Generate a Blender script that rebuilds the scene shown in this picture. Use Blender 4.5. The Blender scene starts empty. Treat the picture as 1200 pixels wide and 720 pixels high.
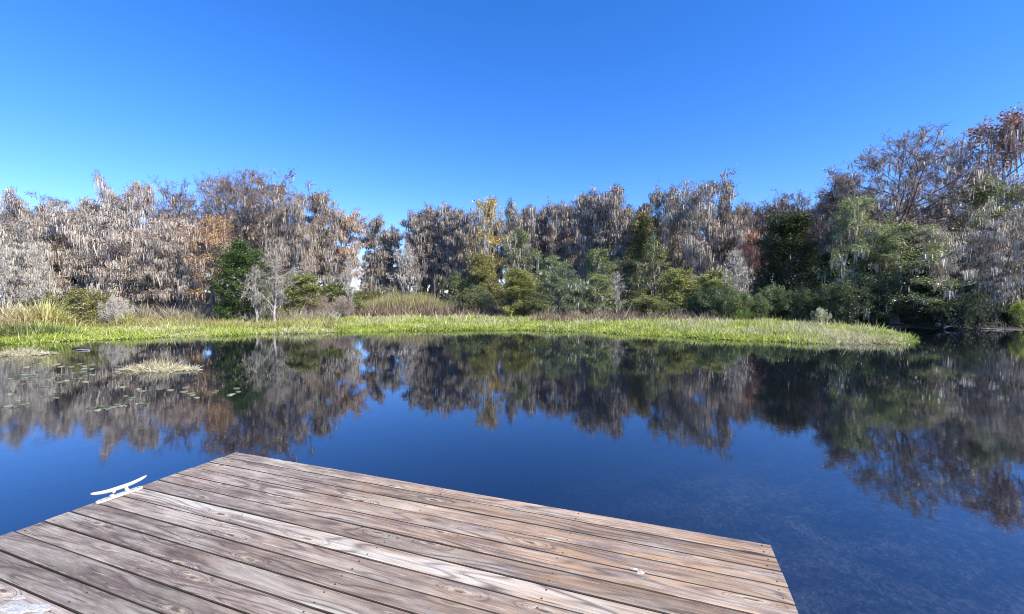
import bpy, math, random
import numpy as np
from mathutils import Vector

# ------------------------------------------------------------------ camera
S = bpy.context.scene
COL = S.collection
R = math.radians
F, HZ, CX, CAMZ = 495.0, 350.0, 600.0, 2.0        # focal length and horizon of the photograph (1200 px wide)
cam = bpy.data.objects.new('camera', bpy.data.cameras.new('camera'))
COL.objects.link(cam)
cam.location = (0, 0, CAMZ)
cam.rotation_euler = (R(90 - 1.16), 0, 0)
cam.data.sensor_width = 36.0
cam.data.lens = 36.0 * F / 1200
cam.data.clip_start = 0.05
cam.data.clip_end = 6000
S.camera = cam

# ------------------------------------------------------------------ sky and sun
SUN_AZ, SUN_EL = 126.0, 40.0                       # azimuth clockwise from the viewing direction
W = bpy.data.worlds.new('World')
S.world = W
W.use_nodes = True
wt = W.node_tree
sky = wt.nodes.new('ShaderNodeTexSky')
sky.sky_type = 'NISHITA'
sky.sun_disc = False
sky.sun_elevation = R(SUN_EL)
sky.sun_rotation = R(SUN_AZ)
sky.altitude = 0
sky.air_density = 1.0
sky.dust_density = 0.0
sky.ozone_density = 5.0
hs = wt.nodes.new('ShaderNodeHueSaturation')
hs.inputs['Saturation'].default_value = 1.26
hs.inputs['Value'].default_value = 1.06
hs.inputs['Hue'].default_value = 0.5
bg = wt.nodes['Background']
bg.inputs[1].default_value = 0.125
wt.links.new(sky.outputs[0], hs.inputs['Color'])
tn = wt.nodes.new('ShaderNodeMix'); tn.data_type = 'RGBA'; tn.blend_type = 'MULTIPLY'
tn.inputs[0].default_value = 1.0
tn.inputs[7].default_value = (.98, .89, 1.16, 1)
wt.links.new(hs.outputs[0], tn.inputs[6])
wt.links.new(tn.outputs[2], bg.inputs[0])
sun = bpy.data.objects.new('sun', bpy.data.lights.new('sun', 'SUN'))
COL.objects.link(sun)
sun.data.energy = 4.6
sun.data.angle = R(0.5)
sun.data.color = (1.0, 0.95, 0.87)
sd = Vector((math.sin(R(SUN_AZ)) * math.cos(R(SUN_EL)), math.cos(R(SUN_AZ)) * math.cos(R(SUN_EL)), math.sin(R(SUN_EL))))
sun.rotation_euler = sd.to_track_quat('Z', 'Y').to_euler()
S.view_settings.view_transform = 'Standard'
S.view_settings.look = 'None'
S.view_settings.exposure = 0.9
S.view_settings.gamma = 1.0
S.render.engine = 'CYCLES'
S.cycles.filter_width = 1.0
S.cycles.max_bounces = 6
S.cycles.transparent_max_bounces = 8
S.cycles.caustics_reflective = False
S.cycles.caustics_refractive = False

# ------------------------------------------------------------------ materials
class NT:
    def __init__(s, name):
        s.m = bpy.data.materials.new(name)
        s.m.use_nodes = True
        s.t = s.m.node_tree
        s.b = s.t.nodes['Principled BSDF']
        s.out = s.t.nodes['Material Output']
    def n(s, typ, ins=None, **kw):
        x = s.t.nodes.new(typ)
        for k, v in kw.items():
            setattr(x, k, v)
        for k, v in (ins or {}).items():
            s.set(x.inputs[k], v)
        return x
    def set(s, sock, v):
        if isinstance(v, bpy.types.NodeSocket):
            s.t.links.new(v, sock)
        elif hasattr(v, 'outputs'):
            s.t.links.new(v.outputs[0], sock)
        else:
            sock.default_value = v
    def ma(s, op, a, b=0.0, c=0.0, clamp=False):
        x = s.n('ShaderNodeMath', operation=op, use_clamp=clamp)
        s.set(x.inputs[0], a); s.set(x.inputs[1], b); s.set(x.inputs[2], c)
        return x.outputs[0]
    def noise(s, vec, scale, detail=3, rough=.55, dist=0):
        x = s.n('ShaderNodeTexNoise', {'Scale': scale, 'Detail': detail, 'Roughness': rough, 'Distortion': dist})
        if vec is not None: s.set(x.inputs['Vector'], vec)
        return x.outputs[0]
    def ramp(s, fac, stops):
        x = s.n('ShaderNodeValToRGB')
        s.set(x.inputs[0], fac)
        e = x.color_ramp.elements
        while len(e) < len(stops): e.new(.5)
        for i, (p, c) in enumerate(stops):
            e[i].position = p
            e[i].color = (*c, 1) if len(c) == 3 else c
        return x.outputs[0]
    def mix(s, fac, a, b, blend='MIX'):
        x = s.n('ShaderNodeMix', data_type='RGBA', blend_type=blend)
        s.set(x.inputs[0], fac)
        s.set(x.inputs[6], a if not isinstance(a, tuple) or len(a) == 4 else (*a, 1))
        s.set(x.inputs[7], b if not isinstance(b, tuple) or len(b) == 4 else (*b, 1))
        return x.outputs[2]
    def step(s, v, lo, hi):
        x = s.n('ShaderNodeMapRange', {'Value': v, 'From Min': lo, 'From Max': hi}, interpolation_type='SMOOTHSTEP')
        return x.outputs[0]

def leafy(name, dark, mid, light, rough=.6, transl=.3, tint=True, patch=.25, own=.6):
    """leaf, blade or moss material: every blade its own value, clumps vary, tint from the object colour"""
    t = NT(name)
    geo = t.n('ShaderNodeNewGeometry')
    oi = t.n('ShaderNodeObjectInfo')
    tc = t.n('ShaderNodeTexCoord')
    v = t.ma('ADD', t.ma('MULTIPLY_ADD', geo.outputs['Random Per Island'], own, (.6 - own) * .5), t.ma('MULTIPLY', t.noise(tc.outputs['Object'], patch * 2.2, 2), .75))
    v = t.ma('ADD', v, -.18)
    c = t.ramp(v, [(0.05, dark), (.45, mid), (.95, light)])
    if tint:
        c = t.mix(1.0, c, oi.outputs['Color'], 'MULTIPLY')
    t.set(t.b.inputs['Base Color'], c)
    t.b.inputs['Roughness'].default_value = rough
    t.b.inputs['Specular IOR Level'].default_value = .4
    if transl:
        tr = t.n('ShaderNodeBsdfTranslucent', {'Color': c})
        ms = t.n('ShaderNodeMixShader', {0: transl})
        t.t.links.new(t.b.outputs[0], ms.inputs[1]); t.t.links.new(tr.outputs[0], ms.inputs[2])
        t.t.links.new(ms.outputs[0], t.out.inputs[0])
    return t.m

def bark(name, a, b):
    t = NT(name)
    tc = t.n('ShaderNodeTexCoord')
    oi = t.n('ShaderNodeObjectInfo')
    mp = t.n('ShaderNodeMapping', {'Vector': tc.outputs['Object'], 'Scale': (6, 6, .9)})
    n1 = t.noise(mp, 2.0, 4, .65)
    c = t.ramp(n1, [(.3, a), (.7, b)])
    c = t.mix(1.0, c, oi.outputs['Color'], 'MULTIPLY')
    t.set(t.b.inputs['Base Color'], c)
    t.b.inputs['Roughness'].default_value = .9
    bp = t.n('ShaderNodeBump', {'Height': n1, 'Distance': .03, 'Strength': .8})
    t.set(t.b.inputs['Normal'], bp)
    return t.m

M = {}
M['moss'] = leafy('spanish_moss', (.17, .155, .125), (.41, .385, .325), (.66, .62, .54), .9, .16, own=.42)
M['twig'] = leafy('twigs', (.05, .043, .034), (.155, .13, .10), (.40, .345, .275), .8, .0)
M['leaf'] = leafy('leaves', (.022, .034, .011), (.115, .138, .05), (.33, .355, .17), .38, .32, patch=.35)
M['bark'] = bark('bark', (.07, .06, .052), (.26, .235, .21))
M['palebark'] = bark('pale_bark', (.22, .20, .18), (.5, .46, .42))
M['grass'] = leafy('bank_grass', (.05, .12, .01), (.39, .47, .06), (.86, .84, .26), .5, .4, False, .22)
M['straw'] = leafy('dry_grass', (.25, .20, .10), (.60, .52, .30), (.85, .80, .58), .6, .3, False, 1)
M['reed'] = leafy('reeds', (.16, .15, .05), (.34, .30, .12), (.60, .52, .28), .6, .3, True, .6)
M['brush'] = leafy('dead_brush', (.08, .055, .035), (.27, .19, .13), (.50, .41, .29), .8, .2, True, .3)

def ground_mat():
    t = NT('bank_soil')
    geo = t.n('ShaderNodeNewGeometry')
    p = geo.outputs['Position']
    n = t.noise(p, .6, 5, .6); n2 = t.noise(p, 7, 4, .6)
    c = t.ramp(n, [(.35, (.03, .028, .014)), (.5, (.06, .055, .022)), (.68, (.10, .085, .045))])
    c = t.mix(t.ma('MULTIPLY', n2, .5), c, (.025, .02, .012), 'MIX')
    # submerged weed growing on the bed
    sp = t.n('ShaderNodeSeparateXYZ', {0: p})
    under = t.ma('SUBTRACT', 1.0, t.step(sp.outputs[2], -.25, -.02))
    w1 = t.noise(p, 1.1, 6, .68, 1.2); w2 = t.noise(p, 8.5, 6, .75, 1.6)
    wv = t.ma('ADD', t.ma('MULTIPLY', w1, .5), t.ma('MULTIPLY', w2, .57))
    wc = t.ramp(wv, [(.42, (.012, .014, .014)), (.54, (.055, .055, .05)), (.68, (.19, .18, .16))])
    dd = t.n('ShaderNodeVectorMath', {0: p, 1: (5.2, 4.2, -1)}, operation='DISTANCE')
    pm = t.ma('ADD', t.step(t.ma('ADD', dd.outputs['Value'], t.ma('MULTIPLY', w1, 2.0)), 2.6, 7.0), 0.0)
    wc = t.mix(pm, wc, (.006, .007, .009))
    c = t.mix(under, c, wc)
    t.set(t.b.inputs['Base Color'], c)
    t.b.inputs['Roughness'].default_value = .95
    t.set(t.b.inputs['Normal'], t.n('ShaderNodeBump', {'Height': n2, 'Distance': .08, 'Strength': .7}))
    return t.m
M['ground'] = ground_mat()

def water_mat():
    t = NT('pond_water')
    geo = t.n('ShaderNodeNewGeometry')
    p = geo.outputs['Position']
    n1 = t.noise(p, 2.6, 3, .5)
    mp = t.n('ShaderNodeMapping', {'Vector': p, 'Scale': (1.0, 1.6, 1)})
    n2 = t.noise(mp, 11, 3, .55)
    big = t.step(t.noise(p, .13, 2), .35, .65)
    h = t.ma('ADD', t.ma('MULTIPLY', n1, .0015), t.ma('MULTIPLY', n2, t.ma('MULTIPLY_ADD', big, .0006, .0002)))
    bp = t.n('ShaderNodeBump', {'Height': h, 'Distance': 1.0, 'Strength': .55})
    gl = t.n('ShaderNodeBsdfGlossy', {'Color': (.92, .95, 1, 1), 'Roughness': .004, 'Normal': bp})
    tr = t.n('ShaderNodeBsdfTransparent', {'Color': (.50, .54, .60, 1)})
    lw = t.n('ShaderNodeLayerWeight', {'Blend': .5, 'Normal': bp})
    fr = t.ma('MULTIPLY_ADD', t.ma('POWER', lw.outputs['Facing'], 4.6), .87, .128)
    ms = t.n('ShaderNodeMixShader', {0: fr})
    t.t.links.new(tr.outputs[0], ms.inputs[1]); t.t.links.new(gl.outputs[0], ms.inputs[2])
    t.t.links.new(ms.outputs[0], t.out.inputs[0])
    return t.m
M['water'] = water_mat()

def wood_mat():
    t = NT('weathered_deck_wood')
    tc = t.n('ShaderNodeTexCoord'); geo = t.n('ShaderNodeNewGeometry')
    rnd = geo.outputs['Random Per Island']
    sp = t.n('ShaderNodeSeparateXYZ', {0: tc.outputs['Object']})
    u, v, z = sp.outputs
    uo = t.ma('MULTIPLY_ADD', rnd, 53.0, u)
    vo = t.ma('MULTIPLY_ADD', rnd, 7.3, v)
    def co(a, b, z_=0.0):
        x = t.n('ShaderNodeCombineXYZ'); t.set(x.inputs[0], t.ma('MULTIPLY', uo, a)); t.set(x.inputs[1], t.ma('MULTIPLY', vo, b)); t.set(x.inputs[2], z_)
        return x.outputs[0]
    # knots
    vo1 = t.n('ShaderNodeTexVoronoi', {'Vector': co(1.3, 5.6), 'Scale': 1.0, 'Randomness': 1.0}, voronoi_dimensions='2D')
    dk = vo1.outputs['Distance']
    sep = t.n('ShaderNodeSeparateColor', {0: vo1.outputs['Color']})
    has = t.step(sep.outputs[0], .40, .44)
    knot = t.ma('MULTIPLY', t.ma('POWER', 2.718, t.ma('MULTIPLY', t.ma('MULTIPLY', dk, dk), -60.0)), has)
    core = t.ma('MULTIPLY', t.ma('SUBTRACT', 1.0, t.step(dk, .03, .07)), has)
    halo = t.ma('MULTIPLY', t.ma('SUBTRACT', 1.0, t.step(dk, .05, .15)), has)
    # growth ring field: contour lines of a field stretched along the board
    fld = t.noise(co(.55, 4.2), 1.0, 2, .5)
    fld = t.ma('ADD', t.ma('MULTIPLY', fld, 2.7), t.ma('MULTIPLY', knot, 1.4))
    fld = t.ma('ADD', fld, t.ma('MULTIPLY', vo, 3.2))
    wob = t.noise(co(3, 25), 1.0, 2)
    fld = t.ma('MULTIPLY_ADD', wob, .10, fld)
    ring = t.ma('SINE', t.ma('MULTIPLY', fld, 25.0))
    ring = t.ma('POWER', t.ma('MULTIPLY_ADD', ring, .5, .5), 3.2)
    rstr = t.step(t.noise(co(.9, 6), 1.0, 2), .36, .62)
    fib = t.noise(co(2.6, 170), 1.0, 4, .75)
    fib2 = t.noise(co(5.0, 60), 1.0, 4, .7)
    # colours
    big = t.noise(co(.8, 5), 1.0, 4, .6, .4)
    spot = t.noise(co(5, 14), 1.0, 5, .7)
    base = t.ramp(t.ma('ADD', t.ma('MULTIPLY', big, .62), t.ma('MULTIPLY', spot, .38)),
                  [(.36, (.15, .108, .095)), (.46, (.28, .215, .19)), (.55, (.42, .345, .305)), (.66, (.60, .53, .46))])
    # bleached boards and patches
    w = t.n('ShaderNodeTexWhiteNoise', {'W': t.ma('MULTIPLY', rnd, 91.7)}, noise_dimensions='1D')
    ws = t.n('ShaderNodeSeparateColor', {0: w.outputs[1]})
    bright = ws.outputs[0]
    base = t.mix(t.ma('MULTIPLY', t.step(bright, .55, 1.0), t.step(big, .35, .6)), base, (.62, .57, .52))
    # warm tan wear: stronger towards the far right end of the dock
    worldp = t.n('ShaderNodeVectorMath', {0: tc.outputs['Object'], 1: (.8, .9, 0)}, operation='MULTIPLY')
    wn = t.noise(worldp.outputs[0], 1.0, 3)
    reg = t.ma('MULTIPLY', t.step(u, .9, 3.0), t.step(v, -2.3, -.2))
    warm = t.ma('ADD', t.ma('MULTIPLY', reg, .72), t.ma('MULTIPLY', t.step(wn, .52, .7), .3))
    warm = t.ma('MULTIPLY', warm, t.step(t.noise(co(1.6, 16), 1.0, 4, .65), .36, .60))
    base = t.mix(t.ma('MULTIPLY', warm, .8), base, (.52, .31, .17))
    # some greenish algae
    al = t.ma('MULTIPLY', t.step(t.noise(worldp.outputs[0], 1.7, 3), .58, .72), .22)
    base = t.mix(al, base, (.27, .28, .17))
    base = t.mix(t.ma('MULTIPLY', ring, t.ma('MULTIPLY_ADD', rstr, .55, .26)), base, (.11, .078, .07))
    base = t.mix(t.ma('MULTIPLY', t.step(fib, .50, .62), .36), base, (.10, .08, .075))
    base = t.mix(t.ma('MULTIPLY', t.step(fib2, .57, .66), .40), base, (.70, .64, .57))
    st1 = t.noise(co(1.3, 48), 1.0, 4, .72)
    base = t.mix(t.ma('MULTIPLY', t.step(st1, .53, .62), .42), base, (.125, .085, .075))
    st2 = t.noise(co(1.9, 66, 3.0), 1.0, 4, .72)
    base = t.mix(t.ma('MULTIPLY', t.step(st2, .55, .64), .36), base, (.66, .60, .52))
    # dark cracks
    crk = t.step(t.noise(co(1.4, 85), 1.0, 3, .75), .645, .69)
    base = t.mix(t.ma('MULTIPLY', crk, .75), base, (.035, .027, .025))
    # pale ring round the knot, dark heart
    hn = t.noise(co(12, 40), 1.0, 3)
    base = t.mix(t.ma('MULTIPLY', t.ma('MULTIPLY', halo, t.step(hn, .38, .58)), .95), base, (.58, .50, .40))
    base = t.mix(t.ma('MULTIPLY', core, .85), base, t.ramp(hn, [(.4, (.05, .03, .022)), (.6, (.28, .15, .08))]))
    # sawn sides between the boards: seam shade painted dark into the colour
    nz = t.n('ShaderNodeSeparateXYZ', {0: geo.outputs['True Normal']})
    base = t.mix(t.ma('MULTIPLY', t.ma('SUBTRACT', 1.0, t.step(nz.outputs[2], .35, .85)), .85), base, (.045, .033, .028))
    # per board brightness
    gain = t.ma('MULTIPLY_ADD', ws.outputs[1], .36, .69)
    gc = t.n('ShaderNodeCombineColor', {0: gain, 1: t.ma('MULTIPLY', gain, .985), 2: t.ma('MULTIPLY', gain, .87)})
    base = t.mix(1.0, base, gc.outputs[0], 'MULTIPLY')
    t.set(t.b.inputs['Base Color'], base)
    t.b.inputs['Roughness'].default_value = .72
    t.b.inputs['Specular IOR Level'].default_value = .3
    h = t.ma('ADD', t.ma('MULTIPLY', ring, -.35), t.ma('ADD', t.ma('MULTIPLY', fib, .7), t.ma('MULTIPLY', crk, -1.6)))
    h = t.ma('ADD', h, t.ma('MULTIPLY', core, .6))
    t.set(t.b.inputs['Normal'], t.n('ShaderNodeBump', {'Height': h, 'Distance': .0022, 'Strength': .9}))
    return t.m
M['wood'] = wood_mat()

def plain(name, c1, c2, scale=6, rough=.6, metal=0, bump=0.0):
    t = NT(name)
    tc = t.n('ShaderNodeTexCoord')
    n = t.noise(tc.outputs['Object'], scale, 5, .65)
    t.set(t.b.inputs['Base Color'], t.ramp(n, [(.35, c1), (.65, c2)]))
    t.b.inputs['Roughness'].default_value = rough
    t.b.inputs['Metallic'].default_value = metal
    if bump: t.set(t.b.inputs['Normal'], t.n('ShaderNodeBump', {'Height': n, 'Distance': bump}))
    return t.m
M['cleat'] = plain('white_coated_metal', (.42, .40, .33), (.56, .54, .47), 45, .4, 0, .0006)
M['screw'] = plain('rusty_screw', (.06, .04, .03), (.16, .10, .07), 60, .6, .5)
M['paint'] = plain('white_spatter', (.27, .255, .225), (.60, .58, .53), 80, .8, 0, .0015)
M['post'] = plain('wet_post_wood', (.05, .04, .033), (.14, .11, .09), 5, .85, 0, .01)
M['drift'] = plain('bleached_driftwood', (.16, .14, .12), (.36, .32, .27), 5, .9, 0, .01)
M['log'] = plain('wet_dark_log', (.02, .016, .013), (.07, .055, .045), 4, .7, 0, .02)

def pad_mat():
    t = NT('lily_pad')
    oi = t.n('ShaderNodeObjectInfo')
    tc = t.n('ShaderNodeTexCoord')
    v = t.ma('ADD', t.ma('MULTIPLY', oi.outputs['Random'], .7), t.ma('MULTIPLY', t.noise(tc.outputs['Object'], 9, 3), .4))
    t.set(t.b.inputs['Base Color'], t.ramp(v, [(.2, (.09, .10, .045)), (.55, (.20, .20, .10)), (.9, (.36, .34, .20))]))
    t.b.inputs['Roughness'].default_value = .38
    return t.m
M['pad'] = pad_mat()

# ------------------------------------------------------------------ mesh helpers
class MB:
    def __init__(s):
        s.v = []; s.f = []; s.n = 0
    def add(s, v, f):
        v = np.asarray(v, float).reshape(-1, 3); f = np.asarray(f, int).reshape(-1, 3)
        s.v.append(v); s.f.append(f + s.n); s.n += len(v)
    def mesh(s, name, mat, smooth=False):
        v = np.concatenate(s.v); f = np.concatenate(s.f)
        me = bpy.data.meshes.new(name)
        me.vertices.add(len(v)); me.vertices.foreach_set('co', v.astype(np.float32).ravel())
        me.loops.add(len(f) * 3); me.loops.foreach_set('vertex_index', f.astype(np.int32).ravel())
        me.polygons.add(len(f))
        me.polygons.foreach_set('loop_start', np.arange(0, len(f) * 3, 3, dtype=np.int32))
        try: me.polygons.foreach_set('loop_total', np.full(len(f), 3, dtype=np.int32))
        except Exception: pass
        me.polygons.foreach_set('use_smooth', np.full(len(f), smooth))
        me.update(calc_edges=True)
        me.materials.append(M[mat])
        return me
    def build(s, name, mat, parent=None, smooth=False, loc=None):
        o = bpy.data.objects.new(name, s.mesh(name, mat, smooth))
        COL.objects.link(o)
        if parent: o.parent = parent
        if loc is not None: o.location = loc
        return o

def tubes(mb, segs, k=5):
    """segs: list of (p0,p1,r0,r1)"""
    A = np.array([np.r_[a, b, r, q] for a, b, r, q in segs])
    p0, p1, r0, r1 = A[:, :3], A[:, 3:6], A[:, 6], A[:, 7]
    d = p1 - p0; d /= np.maximum(np.linalg.norm(d, axis=1, keepdims=True), 1e-6)
    ref = np.where(np.abs(d[:, 2:3]) > .9, [[1., 0, 0]], [[0, 0, 1.]])
    a = np.cross(d, ref); a /= np.linalg.norm(a, axis=1, keepdims=True)
    b = np.cross(d, a)
    th = np.arange(k) * 2 * np.pi / k
    ring = np.cos(th)[None, :, None] * a[:, None] + np.sin(th)[None, :, None] * b[:, None]
    V = np.concatenate([p0[:, None] + ring * r0[:, None, None], p1[:, None] + ring * r1[:, None, None]], 1)
    i = np.arange(k); j = (i + 1) % k
    fa = np.concatenate([np.c_[i, j, j + k], np.c_[i, j + k, i + k]])
    Fc = fa[None] + (np.arange(len(A)) * 2 * k)[:, None, None]
    mb.add(V, Fc)

def polytube(mb, pts, rad, k=8, cap=True):
    pts = np.asarray(pts, float); n = len(pts)
    V = []
    for i in range(n):
        d = pts[min(i + 1, n - 1)] - pts[max(i - 1, 0)]; d /= np.linalg.norm(d)
        ref = np.array([0, 0, 1.]) if abs(d[2]) < .95 else np.array([1., 0, 0])
        a = np.cross(d, ref); a /= np.linalg.norm(a); b = np.cross(d, a)
        for q in range(k):
            t = q * 2 * math.pi / k
            V.append(pts[i] + rad[i] * (math.cos(t) * a + math.sin(t) * b))
    Fc = []
    for i in range(n - 1):
        for q in range(k):
            r = (q + 1) % k
            Fc += [(i * k + q, i * k + r, (i + 1) * k + r), (i * k + q, (i + 1) * k + r, (i + 1) * k + q)]
    if cap:
        V += [pts[0], pts[-1]]
        for q in range(k):
            r = (q + 1) % k
            Fc += [(n * k, r, q), (n * k + 1, (n - 1) * k + q, (n - 1) * k + r)]
    mb.add(V, Fc)

def ribbons(mb, P, D, L, Wd, rng, bend=.15, taper=.75):
    """tapering strips from P along D (n,3), length L, width Wd; mid point drifts"""
    n = len(P)
    side = rng.normal(size=(n, 3)); side -= (side * D).sum(1, keepdims=True) * D
    side /= np.maximum(np.linalg.norm(side, axis=1, keepdims=True), 1e-6)
    dr = rng.normal(size=(n, 3)) * bend * L[:, None]
    w = Wd[:, None] * .5
    mid = P + D * (L * .55)[:, None] + dr * .4
    tip = P + D * L[:, None] + dr
    V = np.stack([P - side * w, P + side * w, mid + side * w * taper, mid - side * w * taper, tip], 1)
    Fc = np.array([[0, 1, 2], [0, 2, 3], [3, 2, 4]])[None] + (np.arange(n) * 5)[:, None, None]
    mb.add(V, Fc)

def leaves(mb, P, size, rng, aspect=.55):
    n = len(P)
    a = rng.normal(size=(n, 3)); a[:, 2] *= .6; a /= np.linalg.norm(a, axis=1, keepdims=True)
    b = rng.normal(size=(n, 3)); b -= (a * b).sum(1, keepdims=True) * a; b /= np.linalg.norm(b, axis=1, keepdims=True)
    s = (size * rng.uniform(.6, 1.3, n))[:, None]
    V = np.stack([P - a * s * .5, P + b * s * aspect * .5, P + a * s * .5, P - b * s * aspect * .5], 1)
    Fc = np.array([[0, 1, 2], [0, 2, 3]])[None] + (np.arange(n) * 4)[:, None, None]
    mb.add(V, Fc)

def tag(o, label=None, cat=None, group=None, kind=None):
    for k, v in (('label', label), ('category', cat), ('group', group), ('kind', kind)):
        if v: o[k] = v
    return o

def empty(name, loc, rz=0.0):
    o = bpy.data.objects.new(name, None)
    COL.objects.link(o)
    o.location = loc; o.rotation_euler = (0, 0, rz); o.empty_display_size = .2
    return o

# ------------------------------------------------------------------ terrain and water
SHX = [-90, -40, -30, -22, -20.4, -17.4, -14.3, -7.8, 0, 5, 8.7, 11.8, 13.2, 15.6, 16.8, 18.6, 19.9, 21.1, 21.6, 23.2, 25.0, 26.5, 28, 33, 40, 90]
SHY = [16, 15.5, 15.8, 17.6, 20.0, 21.5, 23.4, 25.7, 26.8, 24.9, 21.6, 19.5, 18.8, 18.3, 18.5, 19.6, 20.9, 23.0, 29., 32, 31.5, 29.5, 28.0, 26.5, 25, 22]
def shore(x): return np.interp(x, SHX, SHY) + .25 * np.sin(np.asarray(x) * 1.7) + .12 * np.sin(np.asarray(x) * 4.3 + 1)
def zground(x, y):
    x = np.asarray(x, float); y = np.asarray(y, float)
    s = y - shore(x)
    z = np.interp(s, [-9, -3, -.6, 0, .6, 4, 15, 40, 75, 90, 400], [-1.1, -.85, -.18, 0, .06, .13, .25, .38, .30, -.6, -.6])
    bump = .05 * np.sin(x * .9 + y * .4) * np.sin(y * .7 - x * .3) + .03 * np.sin(x * 2.1) * np.cos(y * 1.7)
    return z + bump * np.clip(s * .25, 0, 1) + np.where(s < -1, bump * 2.2, 0)
def gp(px, D): return (px - CX) * D / F, D

def build_ground():
    xs = np.concatenate([np.linspace(-3000, -100, 14)[:-1], np.linspace(-100, 100, 401), np.linspace(100, 3000, 14)[1:]])
    ys = np.concatenate([np.linspace(-600, -30, 8)[:-1], np.linspace(-30, 110, 301), np.linspace(110, 4000, 22)[1:]])
    X, Y = np.meshgrid(xs, ys)
    Z = zground(X, Y)
    Z = np.where(Y > 900, .6, Z)
    V = np.stack([X, Y, Z], -1).reshape(-1, 3)
    nx, ny = len(xs), len(ys)
    i = (np.arange(ny - 1)[:, None] * nx + np.arange(nx - 1)[None]).ravel()
    mb = MB()
    mb.add(V, np.concatenate([np.c_[i, i + 1, i + nx + 1], np.c_[i, i + nx + 1, i + nx]]))
    tag(mb.build('ground', 'ground', smooth=True), 'dark peaty bank and pond bed with submerged weed', 'ground', kind='structure')
    mb = MB()
    mb.add([(-1500, -500, 0), (1500, -500, 0), (1500, 1000, 0), (-1500, 1000, 0)], [(0, 1, 2), (0, 2, 3)])
    tag(mb.build('water', 'water'), 'calm dark blue pond reflecting the trees and sky', 'water', kind='structure')
build_ground()

# ------------------------------------------------------------------ trees
def unit(v): return v / max(np.linalg.norm(v), 1e-9)

def grow(rng, H, Wd, nl, c0, prof, r0, el=(20, 45), nsub=5, ntw=3, lean=.03, fork=False, droop=.0, subl=.38, twl=.5, butt=1.5, wig=.22):
    """a tapered trunk with limbs, side limbs and twigs; returns segments, twig points, limb points"""
    segs, tips, hang = [], [], []
    n = 12
    tr = [np.zeros(3)]
    off = np.zeros(2)
    for i in range(1, n + 1):
        off = off + rng.normal(size=2) * lean * H / n * 2.2
        tr.append(np.array([off[0], off[1], H * i / n * .97]))
    def rad(t): return r0 * (1 - t) ** .85 + .02 + (r0 * (butt - 1) * max(0, 1 - t * 12))
    for i in range(n):
        segs.append((tr[i], tr[i + 1], rad(i / n), rad((i + 1) / n)))
    def tp(t):
        f = min(t * n, n - 1e-6); i = int(f)
        return tr[i] + (tr[i + 1] - tr[i]) * (f - i)
    az = rng.uniform(0, 6.28)
    def chain(p, d, L, r, m, up, wv):
        pts = [p]
        for q in range(m):
            d = unit(d + rng.normal(size=3) * wv + np.array([0, 0, up]))
            pn = p + d * L / m
            segs.append((p, pn, r * (1 - q / m * .75), r * (1 - (q + 1) / m * .75)))
            p = pn; pts.append(p)
        return pts, d
    for i in range(nl):
        t = c0 + (1 - c0) * ((i + rng.uniform(0, 1)) / nl)
        tt = (t - c0) / (1 - c0)
        L = Wd * np.interp(tt, prof[0], prof[1]) * rng.uniform(.75, 1.12)
        az += 2.4 + rng.uniform(-.5, .5)
        e = R(np.interp(tt, [0, 1], el) + rng.normal() * 9)
        d = np.array([math.cos(az) * math.cos(e), math.sin(az) * math.cos(e), math.sin(e)])
        r = max(.025, min(rad(t) * .55, .02 + L * .022))
        pts, _ = chain(tp(t), d, L, r, 5, -droop, wig * .7)
        for q in range(1, 6): hang.append(pts[q])
        for s in range(nsub):
            f = rng.uniform(.25, 1.0) * 4.999; a = int(f); pp = pts[a] + (pts[a + 1] - pts[a]) * (f - a)
            dd = unit(unit(pts[a + 1] - pts[a]) + rng.normal(size=3) * .75 + np.array([0, 0, .15]))
            sp, sd_ = chain(pp, dd, max(.5, L * subl * rng.uniform(.6, 1.2)), r * .45, 3, .03, wig)
            hang += sp[1:]
            for w in range(ntw):
                f2 = rng.uniform(.2, 1.0) * 2.999; a2 = int(f2); p2 = sp[a2] + (sp[a2 + 1] - sp[a2]) * (f2 - a2)
                d2 = unit(sd_ + rng.normal(size=3) * .8 + np.array([0, 0, .25]))
                q2, _ = chain(p2, d2, twl * rng.uniform(.6, 1.3), .014, 2, .05, wig)
                tips += q2[1:]
    return segs, np.array(tips), np.array(hang)

def hang_moss(mb, rng, pts, n_per, Lm, w, keep=.7, spread=.16, maxz=None):
    pts = pts[rng.uniform(size=len(pts)) < keep]
    cl = np.exp(rng.normal(size=len(pts)) * .5) * Lm           # clump length
    idx = np.repeat(np.arange(len(pts)), n_per)
    P = pts[idx] + rng.normal(size=(len(idx), 3)) * [spread, spread, spread * .5]
    L = cl[idx] * rng.uniform(.35, 1.1, len(idx))
    L = np.minimum(L, np.maximum(P[:, 2] - .4, .1))
    D = np.tile([0, 0, -1.], (len(idx), 1)) + rng.normal(size=(len(idx), 3)) * .05
    D /= np.linalg.norm(D, axis=1, keepdims=True)
    ribbons(mb, P, D, L, w * rng.uniform(.6, 1.5, len(idx)), rng, .07, .8)

def twigs(mb, rng, tips, n_per, L, w, up=.3):
    idx = np.repeat(np.arange(len(tips)), n_per)
    P = tips[idx] + rng.normal(size=(len(idx), 3)) * .08
    D = rng.normal(size=(len(idx), 3)) + [0, 0, up]
    D /= np.linalg.norm(D, axis=1, keepdims=True)
    ribbons(mb, P, D, L * rng.uniform(.5, 1.4, len(idx)), w * rng.uniform(.6, 1.4, len(idx)), rng, .2, .8)

def clumps(mb, rng, tips, n_per, spread, size, aspect=.55):
    idx = np.repeat(np.arange(len(tips)), n_per)
    P = tips[idx] + rng.normal(size=(len(idx), 3)) * [spread, spread, spread * .6]
    leaves(mb, P, np.full(len(idx), size), rng, aspect)

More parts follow.
